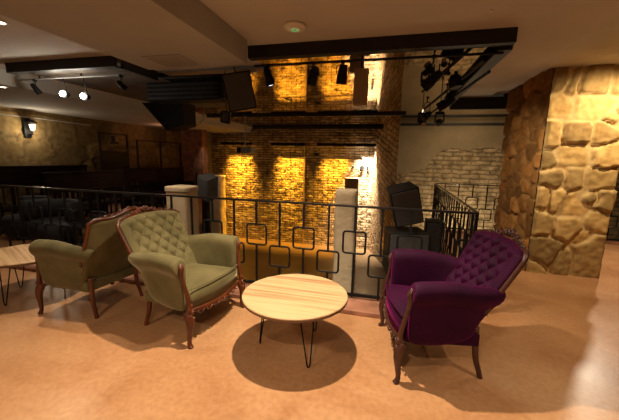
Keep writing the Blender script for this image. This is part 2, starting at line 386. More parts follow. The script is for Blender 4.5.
# ceiling beams framing the opening
def beam(name, b_list, label, cat='beam', m_='steel'):
    return tag(obj(name, boxes(b_list), M[m_]), label, cat)
def hbeam(name, x0, x1, y, label):
    bm = boxes([(x0, x1, y - .005, y + .035, 2.69, 2.819), (x0, x1, y + .035, y + .1, 2.69, 2.705), (x0, x1, y + .035, y + .1, 2.80, 2.819)])
    return tag(obj(name, bm, M['steel']), label, 'beam')
hbeam('steel_beam', -1.62, 1.05, 3.45, 'dark steel beam along the near edge of the ceiling opening')
hbeam('steel_beam', -5.3, -3.44, 3.45, 'dark steel beam in the ceiling left of the pale bulkhead')
beam('steel_beam', [(1.01, 1.06, 3.56, 6.9, 2.66, 2.819), (.94, 1.01, 3.56, 6.9, 2.66, 2.68)], 'dark steel beam running back above the right-hand railing')
beam('steel_beam', [(-3.46, -3.42, 3.56, 4.2, 2.69, 2.819)], 'short dark beam running back at the corner of the left ceiling opening')
beam('steel_beam', [(1.07, 2.0, 6.84, 6.92, 2.6, 2.819), (2.0, 5.9, 6.84, 6.92, 2.6, 2.879)], 'dark beam at the rear edge of the ceiling beside the stone pillar')
beam('ceiling_bar', [(-5.2, .3, 8.3, 8.38, 2.695, 2.745)], 'dark bar across the opening below the mirror, the nearer of two')
beam('ceiling_bar', [(-5.2, .0, 11.45, 11.57, 2.665, 2.745)], 'dark bar across the opening nearest the lit brick wall')
beam('cable_tray', [(.22, 5.9, 9.78, 9.87, 2.60, 2.66)], 'thin dark tray along the top of the plaster wall', 'cable tray')

# ------------------------------------------------------------------ railings
def fillet_square(cx, zc, s, r=.03):
    pts = []
    h = s / 2
    for (sx, sz, a0) in ((1, 1, 0), (-1, 1, 90), (-1, -1, 180), (1, -1, 270)):
        for k in range(4):
            a = math.radians(a0 + k * 30); pts.append((cx + sx * (h - r) + r * math.cos(a), 0, zc + sz * (h - r) + r * math.sin(a)))
    return pts
def baluster_bm(upper, hb=1.10):
    bm = bmesh.new(); zc = .695 if upper else .448; s = .245
    add_box(bm, -.011, .011, -.009, .009, zc + s / 2, hb); add_box(bm, -.011, .011, -.009, .009, .06, zc - s / 2)
    add_tube(bm, fillet_square(0, zc, s), .0115, 6, closed=True)
    return bm
def plain_bm(hb=1.10): return box(-.007, .007, -.007, .007, .06, hb)
proto_me = {}
def railing(x0, x1, loc, rz, label, pitch=.289, start=None):
    r = thing('railing', label, 'railing', loc, rz)
    obj('handrail', boxes([(x0, x1, -.02, .02, 1.088, 1.110)]), M['rail'], r, bev=.003)
    obj('bottom_rail', boxes([(x0, x1, -.014, .014, .075, .105)]), M['black'], r)
    n = 0; x = start if start is not None else x0 + .05
    while x < x1 - .01:
        up = n % 2 == 0
        if up not in proto_me:
            o = obj('baluster', baluster_bm(up), M['black'], r); proto_me[up] = o.data
        else:
            o = bpy.data.objects.new('baluster', proto_me[up]); C.objects.link(o); o.parent = r
        o.location = (x, 0, 0); x += pitch; n += 1
    for xe in (x0 + .012, x1 - .012): obj('end_post', box(xe - .012, xe + .012, -.012, .012, .045, 1.1), M['black'], r)
    return r
st = -1.487 - .578 * 11
railing(st - .1, .875, (0, RY, 0), 0, 'long black iron railing with square motifs along the terracotta kerb', start=st)
railing(0, MY - RY - .02, (.865, RY + .03, 0), PI / 2 - .034, 'black iron railing running back from the corner behind the purple chair', start=.18, pitch=.2)
railing(0, 5.0, (1.03, MY + .04, 0), 0, 'black iron railing in front of the bright exposed brick, passing behind the stone pillar', start=.2)
railing(0, 3.2, (-5.55, 8.2, 0), math.atan2(6, -3.9), 'short black railing far back beside the dark pier', start=.1)

# ------------------------------------------------------------------ stub columns
def rough_col(x0, x1, y0, y1, z0, z1, amp=.012, cap=True):
    bm = bmesh.new(); nz = max(4, int((z1 - z0) / .07)); rings = []
    cx, cy, hx, hy = (x0 + x1) / 2, (y0 + y1) / 2, (x1 - x0) / 2, (y1 - y0) / 2
    N = 32
    for j in range(nz + 3):
        z = z0 + (z1 - z0) * min(1, j / nz); k = 1 if j <= nz else (.94 if j == nz + 1 else .5)
        if j > nz: z = z1 + (.012 if j == nz + 1 else .014)
        ring = []
        for i in range(N):
            a = 2 * PI * (i + .5) / N; c, s = math.cos(a), math.sin(a); q = (abs(c) ** 10 + abs(s) ** 10) ** (-.1)
            x, y = cx + hx * c * q * k, cy + hy * s * q * k
            w = 1 + amp / .2 * noise.noise(Vector((x * 4, y * 4, z * 3.0)))
            ring.append(bm.verts.new((cx + (x - cx) * w, cy + (y - cy) * w, z)))
        rings.append(ring)
    for a, b in zip(rings, rings[1:]):
        for i in range(N): bm.faces.new((a[i], a[(i + 1) % N], b[(i + 1) % N], b[i]))
    bm.faces.new(rings[0]); bm.faces.new(rings[-1]); return bm
def column(x0, x1, y0, y1, z0, z1, label, m_='column', cap=False):
    r = thing('stub_column', label, 'column', ((x0 + x1) / 2, (y0 + y1) / 2, z0))
    o = obj('shaft', rough_col(x0, x1, y0, y1, z0, z1 - (.07 if cap else 0)), M[m_], r, True); o.location = (-(x0 + x1) / 2, -(y0 + y1) / 2, -z0)
    if cap:
        o = obj('cap', rough_col(x0 - .012, x1 + .012, y0 - .012, y1 + .012, z1 - .07, z1), M[m_], r, True); o.location = (-(x0 + x1) / 2, -(y0 + y1) / 2, -z0)
    return r
column(-.735, -.43, 4.4, 4.72, -2, 1.15, 'pale rough stone stub column just beyond the railing in the middle')
column(-3.30, -2.93, 4.05, 4.4, -2, 1.12, 'pale capped stone column behind the railing near the tufted green armchair', cap=True)
column(-1.62, -1.1, 11.7, 12.1, -2, .88, 'brown column standing close to the lit brick wall', 'columnb')
column(-7.35, -6.75, 11.6, 12.1, -2, .8, 'pale tan column at the far left of the lit brick wall', 'column')
# dark and red piers
beam('brick_pier', [(-8.0, -7.1, 10.95, 11.3, 0, 2.59)], 'reddish brick pier at the far left corner', 'pier', 'brickred')
beam('dark_pier', [(-8.0, -7.5, 11.9, 12.3, -2.0, 2.6)], 'dark pier between the reddish brick pier and the lit brick wall', 'pier', 'dwall')

# ------------------------------------------------------------------ round tables
def table(loc, rz, label):
    r = thing('coffee_table', label, 'table', loc, rz, 'round hairpin coffee tables')
    bm = bmesh.new(); R = .435
    add_lathe(bm, [(0, .492), (R - .006, .492), (R, .487), (R, .48)], 64)
    obj('tabletop', bm, M['tabletop'], r, False)
    bm = bmesh.new(); add_lathe(bm, [(R, .48), (R, .463), (R - .006, .458), (0, .458)], 64)
    obj('edge_band', bm, M['tableedge'], r, False)
    for a in (-52, 68, 188):
        t = math.radians(a)
        c = Vector((.30 * math.cos(t), .30 * math.sin(t), .007)); tan = Vector((-math.sin(t), math.cos(t), 0)); rad = Vector((math.cos(t), math.sin(t), 0))
        top = c - rad * .05; top.z = .458
        pts = [top + tan * .065, c + tan * .014 + Vector((0, 0, .03)), c + tan * .008 + Vector((0, 0, .006)), c, c - tan * .008 + Vector((0, 0, .006)), c - tan * .014 + Vector((0, 0, .03)), top - tan * .065]
        bm = tube(pts, .0055, 8)
        add_box(bm, top.x - .04, top.x + .04, top.y - .04, top.y + .04, .454, .4585)
        obj('hairpin_leg', bm, M['black'], r, True)
    return r
t1 = table((-.70, 2.36, 0), 0, 'round light striped wood coffee table between the green and purple armchairs')
t2 = dup(t1, (-3.88, 2.49, 0), math.radians(-25), 'round wooden coffee table cut by the left frame edge, beside the left armchair')

# ------------------------------------------------------------------ armchair
def arm_bm(s):
    bm = bmesh.new(); rings = []
    T = [-.02, .0, .12, .25, .4, .55, .7, .85, .95, 1.0, 1.015]
    K = [.6, .9, 1, 1, 1, 1, 1, 1, 1, .93, .7]
    for t, k in zip(T, K):
        
        yc = interp([0, .3, 1], [.315, .375, .405], t); zt = interp([0, .25, .6, 1], [.735, .755, .795, .785], t)
        r = interp([0, .5, 1], [.062, .068, .076], t)
        zb = interp([0, .2, .5, .85, 1], [.31, .285, .27, .27, .29], t)
        yi = yc - r; yo = yc + r; zc = zt - r
        bo = interp([0, .5, 1], [.315, .365, .385], t)
        pts = [(yi + .02, .30), (yi + .0, .45), (yi - .005, zc - .06), (yi - .008, zc + .01), (yc - r * .72, zc + r * .72), (yc, zt), (yc + r * .72, zc + r * .72), (yo + .008, zc), (yc + r * .80, zc - r * .78), (yc + r * .30, zc - r * 1.35),
               (lerp(yc + .02, bo, .3), zc - .16), (lerp(yc + .03, bo, .7), lerp(zc - .14, zb, .55)), (bo + .004, zb + .06), (bo - .02, zb), (bo - .08, zb + .01)]
        cy = yc; cz = (zt + .5) / 2
        rings.append([bm.verts.new((lerp(bx(max(z, .40)) + .015, .272, t), s * (cy + (y - cy) * k), cz + (z - cz) * k)) for y, z in pts])
    n = len(rings[0])
    for a, b in zip(rings, rings[1:]):
        for i in range(n): bm.faces.new((a[i], a[(i + 1) % n], b[(i + 1) % n], b[i]))
    bm.faces.new(rings[0]); bm.faces.new(rings[-1]); return bm
def bx(z): return -.235 - .50 * (z - .42)          # lean line of the back
def bhw(z): return interp([.40, .62, .8, 1.0], [.315, .335, .352, .366], z)
def btop(u): return .985 + .035 * (1 - u * u) - .022 * max(0, abs(u) - .8) / .2
BUT = []
def back_bm():
    bm = bmesh.new(); NU, NV = 104, 96; dy, dz = .064, .068
    fr, bk = [], []
    for i in range(NU + 1):
        u = -1 + 2 * i / NU; zt = btop(u); rf, rb = [], []
        for j in range(NV + 1):
            v = j / NV; z = lerp(.29, zt, v); y = u * bhw(z)
            e = max(abs(u) ** 8, max(0, (v - .93) / .07) ** 2)
            a = y / dy / 2 * 2 * .5 + (z - .9) / dz / 2; b = y / dy / 2 * 2 * .5 - (z - .9) / dz / 2
            a *= 1; b *= 1
            tuft = (abs(math.sin(PI * a)) * abs(math.sin(PI * b))) ** .5
            fade = min(1, max(0, (z - .5) / .08)) * min(1, max(0, (.86 - abs(u)) / .1)) * min(1, max(0, (1 - v) / .08))
            th = (.066 + .040 * (1 - u * u)) * (1 - .62 * e) - .042 * (1 - tuft) * fade
            wrap = .055 * u * u
            x0 = bx(z) + wrap
            rf.append(bm.verts.new((x0 + th, y, z + th * .35)))
            rb.append(bm.verts.new((x0 - .022 * (1 - e), y * .985, z - .004)))
        fr.append(rf); bk.append(rb)
    for i in range(NU):
        for j in range(NV):
            bm.faces.new((fr[i][j], fr[i + 1][j], fr[i + 1][j + 1], fr[i][j + 1])); bm.faces.new((bk[i][j], bk[i][j + 1], bk[i + 1][j + 1], bk[i + 1][j]))
    for i in range(NU):
        bm.faces.new((fr[i][NV], fr[i + 1][NV], bk[i + 1][NV], bk[i][NV])); bm.faces.new((fr[i + 1][0], fr[i][0], bk[i][0], bk[i + 1][0]))
    for j in range(NV):
        bm.faces.new((fr[0][j + 1], fr[0][j], bk[0][j], bk[0][j + 1])); bm.faces.new((fr[NU][j], fr[NU][j + 1], bk[NU][j + 1], bk[NU][j]))
    return bm
def buttons():
    out = []; dy, dz = .064, .068
    # creases where a and b are whole: y/(2dy) +- (z-.9)/(2dz) integers
    for p in range(-8, 9):
        for q in range(-8, 9):
            y = (p + q) * dy; z = .9 + (p - q) * dz
            u = y / bhw(z) if bhw(z) else 9
            if abs(u) < .80 and .58 < z < btop(u) - .06:
                out.append((bx(z) + .055 * u * u + (.066 + .04 * (1 - u * u)) - .038, y, z + .022))
    return out
def seat_outline(t):        # front bow, t in -1..1 -> x
    return .315 + .05 * (1 - t * t)
def seat_bm():
    bm = bmesh.new(); NU, NV = 28, 24
    def P(i, j, top):
        u = -1 + 2 * i / NU; v = j / NV
        xf = seat_outline(u); x = lerp(-.20, xf, v); hw = lerp(.27, .345, v ** 1.2)
        y = u * hw
        e = max(abs(u) ** 10, max(0, v - .9) / .1 if False else v ** 30)
        z = (.475 + .035 * (1 - u * u) * (1 - (2 * v - 1) ** 4 * .6)) - .03 * e if top else .30
        return bm.verts.new((x - (.0 if top else .012), y, z))
    T = [[P(i, j, True) for j in range(NV + 1)] for i in range(NU + 1)]
    B = [[P(i, j, False) for j in range(NV + 1)] for i in range(NU + 1)]
    for i in range(NU):
        for j in range(NV):
            bm.faces.new((T[i][j], T[i + 1][j], T[i + 1][j + 1], T[i][j + 1])); bm.faces.new((B[i][j], B[i][j + 1], B[i + 1][j + 1], B[i + 1][j]))
    for i in range(NU):
        bm.faces.new((T[i][NV], T[i + 1][NV], B[i + 1][NV], B[i][NV])); bm.faces.new((T[i + 1][0], T[i][0], B[i][0], B[i + 1][0]))
    for j in range(NV):
        bm.faces.new((T[0][j + 1], T[0][j], B[0][j], B[0][j + 1])); bm.faces.new((T[NU][j], T[NU][j + 1], B[NU][j + 1], B[NU][j]))
    return bm
def make_chair(label, fab, wood, loc, rz):
    r = thing('armchair', label, 'armchair', loc, rz, None)
    obj('seat', seat_bm(), fab, r, True)
    seat = r.children[0]
    pts = [(seat_outline(u) + .002, u * .345, .492 + .012 * (1 - u * u)) for u in [-1 + k / 12 for k in range(25)]]
    obj('piping', tube(pts, .006, 6), fab, seat, True)
    # upholstered underside
    bm = bmesh.new(); add_box(bm, -.25, .27, -.30, .30, .27, .36); obj('base_panel', bm, fab, r)
    for s in (-1, 1): obj('armrest', arm_bm(s), fab, r, True, 2)
    b = obj('backrest', back_bm(), fab, r, True)
    bme = None
    for c in buttons():
        if bme is None:
            bm = bmesh.new(); add_ball(bm, (0, 0, 0), (.006, .008, .008), seg=8); o = obj('button', bm, fab, b, True); bme = o.data
        else:
            o = bpy.data.objects.new('button', bme); C.objects.link(o); o.parent = b
        o.location = c
    # wooden frame around the back
    path = []
    zs = [.545, .58, .62, .74, .86, .94]
    for z in zs: path.append((bx(z) + .055, -(bhw(z) + .006), z))
    top = []
    for k in range(0, 21):
        u = -1 + k / 10
        zz = btop(u) + .008 + .03 * math.exp(-(u / .33) ** 2) + .012 * math.cos(u * PI * 2) * (abs(u) < .99)
        top.append((bx(zz) + .055 * u * u + .008, u * (bhw(.98) + .004), zz))
    P = path + top + [(x, -y, z) for x, y, z in path[::-1]]
    rad = [(.018, .016)] * len(path) + [(lerp(.018, .026, 1 - abs(-1 + k / 10)), .017) for k in range(21)] + [(.018, .016)] * len(path)
    fr = obj('back_frame', tube(P, rad, 8), wood, r, True)
    # carved crest
    bm = bmesh.new(); rd = random.Random(5)
    for k in range(-7, 8):
        u = k / 9.5; zz = btop(u) + .018 + .035 * math.exp(-(u / .33) ** 2); y = u * bhw(.98)
        R = Matrix.Rotation(-.4, 4, 'Y') @ Matrix.Rotation(-k * .22 + (.5 if k % 2 else -.5), 4, 'X')
        add_ball(bm, (bx(zz) + .022 + .05 * u * u, y, zz), (.014, .012, .030 - .0012 * abs(k)), R, 8)
        add_ball(bm, (bx(zz) + .034 + .05 * u * u, y + .012, zz - .02), (.012, .018, .009), R, 8)
    add_ball(bm, (bx(1.05) + .03, 0, 1.065), (.016, .026, .030), None, 10)
    for s in (-1, 1): add_ball(bm, (bx(1.05) + .03, s * .03, 1.055), (.014, .014, .024), Matrix.Rotation(s * -.6, 4, 'X'), 8)
    obj('carved_crest', bm, wood, fr, True)
    # front rail with carving
    bm = bmesh.new()
    pts = [(seat_outline(u) - .012, u * .37, .285 - .02 * math.cos(u * PI) * .5) for u in [-1 + k / 10 for k in range(21)]]
    add_tube(bm, pts, [(.022, .014)] * len(pts), 8)
    rail = obj('front_rail', bm, wood, r, True)
    bm = bmesh.new()
    for k in range(-6, 7):
        u = k / 8; R = Matrix.Rotation((.7 if k % 2 else -.7), 4, 'X')
        add_ball(bm, (seat_outline(u) + .004, u * .37, .268 - .006 * (1 - abs(u))), (.008, .026, .008), R, 8)
    obj('carving', bm, wood, rail, True)
    for s in (-1, 1):
        # wooden arm post
        P4, R4 = rp([(.325, s * .385, .27), (.332, s * .382, .36), (.315, s * .385, .46), (.296, s * .395, .56), (.284, s * .405, .63), (.290, s * .410, .69), (.280, s * .408, .73)], [.026, .02, .016, .0145, .018, .023, .010])
        ap = obj('arm_post', tube(P4, [(a, a * 1.15) for a in R4], 10), wood, r, True)
        bm = bmesh.new()
        for q in range(5):
            add_ball(bm, (.345 + .004 * q, s * (.383 + (.012 if q % 2 else -.01)), .36 - q * .028), (.012, .013, .024), Matrix.Rotation(.5 * (1 if q % 2 else -1), 4, 'X'), 8)
        obj('leaf_carving', bm, wood, ap, True)
        P4, R4 = rp([(.305, s * .380, .31), (.330, s * .388, .26), (.342, s * .392, .20), (.336, s * .392, .12), (.330, s * .394, .05), (.338, s * .397, .018), (.350, s * .400, 0.0)], [.034, .038, .031, .022, .018, .020, .023])
        lg = obj('leg', tube(P4, R4, 12), wood, r, True)
        P4, R4 = rp([(-.235, s * .255, .40), (-.245, s * .258, .28), (-.255, s * .262, .16), (-.285, s * .268, .06), (-.300, s * .27, 0)], [.026, .025, .022, .019, .020])
        obj('leg', tube(P4, [(a, a) for a in R4], 10), wood, r, True)
    return r
g1 = make_chair('tufted olive green velvet armchair facing the round coffee table', M['green'], M['mahog'], (-1.83, 2.535, 0), math.radians(-6.5))
g2 = dup(g1, (-2.965, 2.56, 0), math.radians(176), 'olive green velvet armchair turned away to the left, seen from its side and back')
g2.scale = (.93, 1, 1)
g3 = make_chair('deep purple velvet armchair with tufted back and dark carved frame', M['purple'], M['darkmahog'], (.41, 2.595, 0), math.radians(189.5))

# ------------------------------------------------------------------ ceiling fixtures
def can(x, y, z, label, lit=True):
    r = thing('ceiling_spotlight', label, 'ceiling light', (x, y, z), 0, 'recessed ceiling lights')
    bm = bmesh.new(); add_lathe(bm, [(.045, -.001), (.062, -.001), (.064, -.008), (.045, -.014), (.043, -.004)], 24); obj('trim_ring', bm, M['white'], r, True)
    bm = bmesh.new(); add_lathe(bm, [(0, -.006), (.043, -.006), (.043, -.002), (0, -.002)], 20); obj('lens', bm, M['lamp'], r)
    return r
can(-3.69, 2.40, CZ, 'recessed ceiling light left of the bulkhead near the upper left corner')
can(-5.95, 3.80, 2.6, 'recessed ceiling light low at the left frame edge')
r = thing('smoke_detector', 'round white ceiling detector with a green indicator light', 'smoke detector', (-.94, 3.02, CZ))
bm = bmesh.new(); add_lathe(bm, [(0, -.001), (.10, -.001), (.105, -.012), (.095, -.03), (.06, -.042), (0, -.044)], 40); obj('housing', bm, M['white'], r, True)
bm = bmesh.new(); add_lathe(bm, [(.022, -.043), (.034, -.046), (.036, -.040), (.022, -.038)], 24); obj('indicator_ring', bm, M['greenled'], r, True)
bm = bmesh.new(); add_lathe(bm, [(0, 2.819), (.014, 2.819), (.014, 2.812), (0, 2.806)], 16, (.72, 3.05)); tag(obj('sprinkler_cap', bm, M['white'], None, True), 'tiny white cap on the ceiling above the steel beam', 'ceiling cap')
# vent grille in bulkhead
r = thing('air_vent', 'flat ventilation grille in the underside of the bulkhead', 'vent', (-2.28, 3.03, 2.575))
obj('frame', boxes([(-.22, .22, -.19, -.17, -.008, 0), (-.22, .22, .17, .19, -.008, 0), (-.22, -.2, -.17, .17, -.008, 0), (.2, .22, -.17, .17, -.008, 0)]), M['soffit'], r)
for k in range(10): obj('slat', box(-.2, .2, -.163 + k * .034, -.147 + k * .034, -.006, -.001), M['soffit'], r)
# pipe with stage lights
tag(obj('lighting_pipe', tube([(-1.62, 3.62, 2.655), (1.0, 3.62, 2.655)], .014, 10), M['black']), 'thin black pipe carrying stage lights just under the steel beam', 'pipe')

def spotcan(loc, aim, L, R, label, lens=None, group='stage spotlights', name='stage_light', hang=.1):
    aim = Vector(aim).normalized(); q = aim.to_track_quat('Z', 'Y').to_euler()
    r = thing(name, label, 'stage light', loc, 0, group)
    bm = bmesh.new()
    mtx = q.to_matrix().to_4x4()
    add_lathe(bm, [(0, -L / 2), (R * .62, -L / 2), (R * .8, -L * .3), (R * .85, 0), (R, L * .08), (R, L / 2), (R * .9, L / 2), (R * .88, L * .42), (0, L * .42)], 20)
    for k in range(3): add_lathe(bm, [(R * .8, -L * (.28 - k * .09)), (R * .95, -L * (.27 - k * .09)), (R * .95, -L * (.25 - k * .09)), (R * .8, -L * (.24 - k * .09))], 20)
    bmesh.ops.transform(bm, matrix=mtx, verts=bm.verts[:]); body = obj('body', bm, M['blackm'], r)
    bm = bmesh.new(); add_lathe(bm, [(0, L * .43), (R * .84, L * .43), (R * .84, L * .45), (0, L * .455)], 20); bmesh.ops.transform(bm, matrix=mtx, verts=bm.verts[:])
    obj('lens', bm, M[lens] if lens else M['grille'], r)
    sx = R * 1.15
    side = mtx @ Vector((1, 0, 0)); side.z = 0; side.normalize()
    a = side * sx
    bm = tube([-a, -a + Vector((0, 0, hang * .6)), Vector((0, 0, hang * .75)) - a * .6, Vector((0, 0, hang * .75)) + a * .6, a + Vector((0, 0, hang * .6)), a], .006, 6)
    add_tube(bm, [(0, 0, hang * .75), (0, 0, hang)], .009, 8); add_box(bm, -.02, .02, -.02, .02, hang - .015, hang + .02)
    obj('bracket', bm, M['black'], r)
    return r
spotcan((-1.44, 3.62, 2.53), (.25, .15, -1), .21, .052, 'black stage light with pale glowing lens under the beam', 'coollens', hang=.115)
spotcan((-.90, 3.62, 2.52), (-.35, .5, -.8), .19, .055, 'dark stage light hung under the middle of the beam', None, hang=.125)
spotcan((-.57, 3.62, 2.52), (-.15, .3, -1), .20, .06, 'short black stage light beside the hanging brown baffle', None, hang=.125)
spotcan((.40, 3.95, 2.50), (-.8, .25, -.75), .24, .06, 'tilted black stage light at the right end of the pipe', None, hang=.24)
spotcan((.72, 5.0, 2.42), (-.8, .1, -.5), .24, .065, 'black stage light hung low on the right-hand beam', None, hang=.25)
spotcan((.70, 4.3, 2.55), (.2, -.2, -1), .16, .08, 'round black stage light at the corner of the ceiling opening', None, hang=.1)
spotcan((.55, 5.9, 2.36), (-.6, -.5, -.6), .20, .06, 'black stage light furthest back on the right-hand beam', 'chrome', hang=.3)
tag(obj('ceiling_pipe', tube([(.86, 3.7, 2.62), (.52, 6.8, 2.55)], .02, 8), M['black']), 'black pipe running back beneath the right-hand beam', 'pipe')
tag(obj('ceiling_pipe', tube([(.94, 3.8, 2.53), (.62, 6.6, 2.45)], .016, 8), M['black']), 'lower black pipe among the right-hand stage lights', 'pipe')
# moving heads
def moving_head(loc, label, rz):
    r = thing('moving_head_light', label, 'stage light', loc, rz, 'chrome trimmed lights')
    obj('base', box(-.07, .07, -.05, .05, .10, .15), M['blackm'], r, bev=.01)
    for s in (-1, 1): obj('yoke_arm', box(s * .07 - .01, s * .07 + .01, -.02, .02, -.03, .11), M['blackm'], r)
    bm = bmesh.new(); add_ball(bm, (0, 0, -.02), (.055, .07, .055), seg=14); obj('head', bm, M['blackm'], r, True)
    bm = bmesh.new(); add_cyl(bm, (0, -.05, -.05), (0, -.075, -.065), .035); obj('lens', bm, M['chrome'], r)
    obj('clamp', box(-.02, .02, -.02, .02, .15, .22), M['chrome'], r); obj('pole', tube([(0, 0, .2), (0, 0, 2.745 - loc[2])], .008, 6), M['black'], r)
    return r
moving_head((.52, 6.35, 2.33), 'small moving light with chrome lens, left of a pair', .4)
moving_head((.78, 6.0, 2.29), 'small moving light with chrome lens, right of a pair', -.3)

# hanging baffle, speakers and boxes
def speaker(name, label, loc, rot, w, d, h, taper=.7, m_='blackm', group=None):
    r = thing(name, label, 'speaker', loc, 0, group, rot)
    bm = bmesh.new(); vs = []
    for z in (0, h):
        vs.append([bm.verts.new(p) for p in ((-w / 2, -d / 2, z), (w / 2, -d / 2, z), (w / 2 * taper, d / 2, z), (-w / 2 * taper, d / 2, z))])
    bm.faces.new(vs[0]); bm.faces.new(vs[1])
    for i in range(4): bm.faces.new((vs[0][i], vs[0][(i + 1) % 4], vs[1][(i + 1) % 4], vs[1][i]))
    obj('cabinet', bm, M[m_], r, bev=.008)
    obj('grille', box(-w / 2 + .02, w / 2 - .02, -d / 2 - .012, -d / 2 + .002, .02, h - .02), M['grille'], r, bev=.004)
    obj('handle', boxes([(w / 2 * .86, w / 2 * .94, -.05, .05, h * .5, h * .53)]), M['black'], r)
    return r
s = speaker('hanging_speaker', 'large black speaker hung beside the end of the bulkhead', (-1.95, 4.0, 2.22), (math.radians(10), math.radians(-12), math.radians(25)), .36, .30, .46, group=None)
obj('hanger', tube([(0, 0, .45), (.0, 0, .53)], .012, 6), M['black'], s)
_s = tag(speaker('small_speaker', 'small black speaker just left below the hanging speaker', (-2.28, 4.1, 2.06), (0, math.radians(8), math.radians(20)), .12, .12, .16, 1), 'small black speaker just left below the hanging speaker', 'speaker')
obj('bracket', tube([(0, 0, .15), (-.09, 0, .68)], .008, 6), M['black'], _s)
tag(speaker('floor_speaker', 'charcoal speaker tilted beside the capped stone column', (-3.12, 4.95, .86), (math.radians(12), math.radians(16), math.radians(-15)), .27, .25, .42, .8, 'grille'), 'charcoal speaker tilted beside the capped stone column', 'speaker')
speaker('stage_speaker', 'big black speaker tilted upward behind the railing near the purple chair', (.27, 4.50, .77), (math.radians(10), math.radians(-15), math.radians(10)), .38, .36, .50, .85)
speaker('stage_speaker', 'big black speaker below another, mostly behind the purple armchair', (.26, 4.45, .05), (0, 0, math.radians(12)), .54, .46, .60, .9)
speaker('stage_speaker', 'black speaker partly behind the corner of the railing', (.68, 4.95, .1), (0, 0, 0), .24, .30, .62, .9)
# speaker stand below
for x, y in ((.29, 4.42), (.68, 4.95), (-3.12, 4.95)):
    lab = {.29: 'black steel stand under the stacked stage speakers', .68: 'black steel stand under the speaker at the railing corner', -3.12: 'black pole stand under the charcoal speaker'}[x]
    r = thing('speaker_stand', lab, 'stand', (x, y, -2))
    hgt = 2.03 if x == .29 else (2.08 if x > 0 else 2.88)
    obj('pole', tube([(0, 0, 0), (0, 0, hgt)], .03, 10), M['black'], r); obj('base', box(-.17, .17, -.17, .17, 0, .03), M['black'], r)
o = thing('hanging_baffle', 'flat brown panel hung below the beam beside a stage light', 'panel', (-.40, 4.0, 2.25))
obj('panel', box(-.085, .085, -.03, .03, 0, .42), M['columnb'], o, bev=.004); obj('hook', box(-.01, .01, -.01, .01, .42, .5), M['black'], o)

# dark equipment hung beyond bulkhead
r = thing('equipment_rack', 'long dark ribbed case hung beyond the end of the bulkhead', 'equipment', (-3.15, 4.65, 2.46))
obj('case', box(-.75, .5, -.15, .15, 0, .28), M['blackm'], r, bev=.01)
for k in range(4): obj('rib', box(-.74, .55, -.165, -.15, .03 + k * .065, .05 + k * .065), M['steel'], r)
obj('end_cap', box(.5, .62, -.12, .12, .02, .22), M['blackm'], r, bev=.01); obj('hanger', box(-.02, .02, -.02, .02, .28, .285), M['black'], r)
r = thing('wedge_speaker', 'dark wedge shaped speaker hung left of the ribbed case', 'speaker', (-4.1, 5.3, 2.05))
bm = bmesh.new(); vs = [[bm.verts.new((x, y, z)) for x, z in ((-.45, .5), (.42, .5), (.42, .1), (.05, 0))] for y in (-.2, .2)]
bm.faces.new(vs[0]); bm.faces.new(vs[1])
for i in range(4): bm.faces.new((vs[0][i], vs[0][(i + 1) % 4], vs[1][(i + 1) % 4], vs[1][i]))
obj('cabinet', bm, M['blackm'], r, bev=.01); obj('bracket', box(-.1, .1, -.03, .03, .5, .695), M['black'], r)
for i, (x0, x1, dz, lb) in enumerate(((-5.7, -4.9, .12, 'upper loop of cable sagging before the dark pier'), (-5.65, -4.95, .18, 'lower loop of cable sagging before the dark pier'))):
    pts = [(lerp(x0, x1, t / 12), 7.6, 2.56 - dz * 4 * (t / 12) * (1 - t / 12)) for t in range(13)]
    pts = [(x0, 7.6, 2.74)] + pts + [(x1, 7.6, 2.74)]; pts = [(a, b + i * .08 + .08, c) for a, b, c in pts]
    tag(obj('cable', tube(pts, .012, 6), M['grey'], None, True), lb, 'cable')
# projector on pole
r = thing('projector', 'grey projector hanging on a pole before the amber brick wall', 'projector', (-3.66, 7.59, 1.74))
obj('pole', tube([(0, 0, .12), (0, 0, .885)], .015, 8), M['grey'], r)
obj('housing', box(-.16, .22, -.14, .14, -.04, .1), M['grey'], r, bev=.02)
bm = bmesh.new(); add_cyl(bm, (.1, -.14, .03), (.1, -.17, .03), .045); obj('lens', bm, M['chrome'], r)
obj('dark_side', box(-.17, -.06, -.15, .15, -.045, .09), M['blackm'], r, bev=.01)
r = thing('screen_bar', 'thin pale horizontal bar across the amber brick wall', 'bar', (-3.0, 11.7, 1.66))
obj('bar', tube([(-1.1, 0, 0), (2.0, 0, -.03)], .03, 8), M['column'], r)
for x in (-1.0, 1.9): obj('bracket', box(x - .02, x + .02, -.02, .8, -.03, .03), M['blackm'], r)
tag(obj('wall_hook', box(-2.95, -2.8, 12.3, 12.5, 1.72, 1.8), M['blackm']), 'small dark fitting above the pale bar', 'wall fitting')
for x, rr, lb in ((-1.05, .085, 'largest dark round hole fitting in the brick wall'), (-1.42, .04, 'small dark round fitting left of the larger one'), (-.84, .05, 'small dark round fitting right of the larger one')):
    bm = bmesh.new(); add_cyl(bm, (x, 12.5, 1.28), (x, 12.42, 1.28), rr); tag(obj('wall_socket', bm, M['black']), lb, 'wall fitting')
# vertical strip wash line
beam('wall_conduit', [(-3.42, -3.36, 12.42, 12.5, -2, 2.74)], 'thin vertical conduit up the amber brick wall', 'conduit', 'columnb')

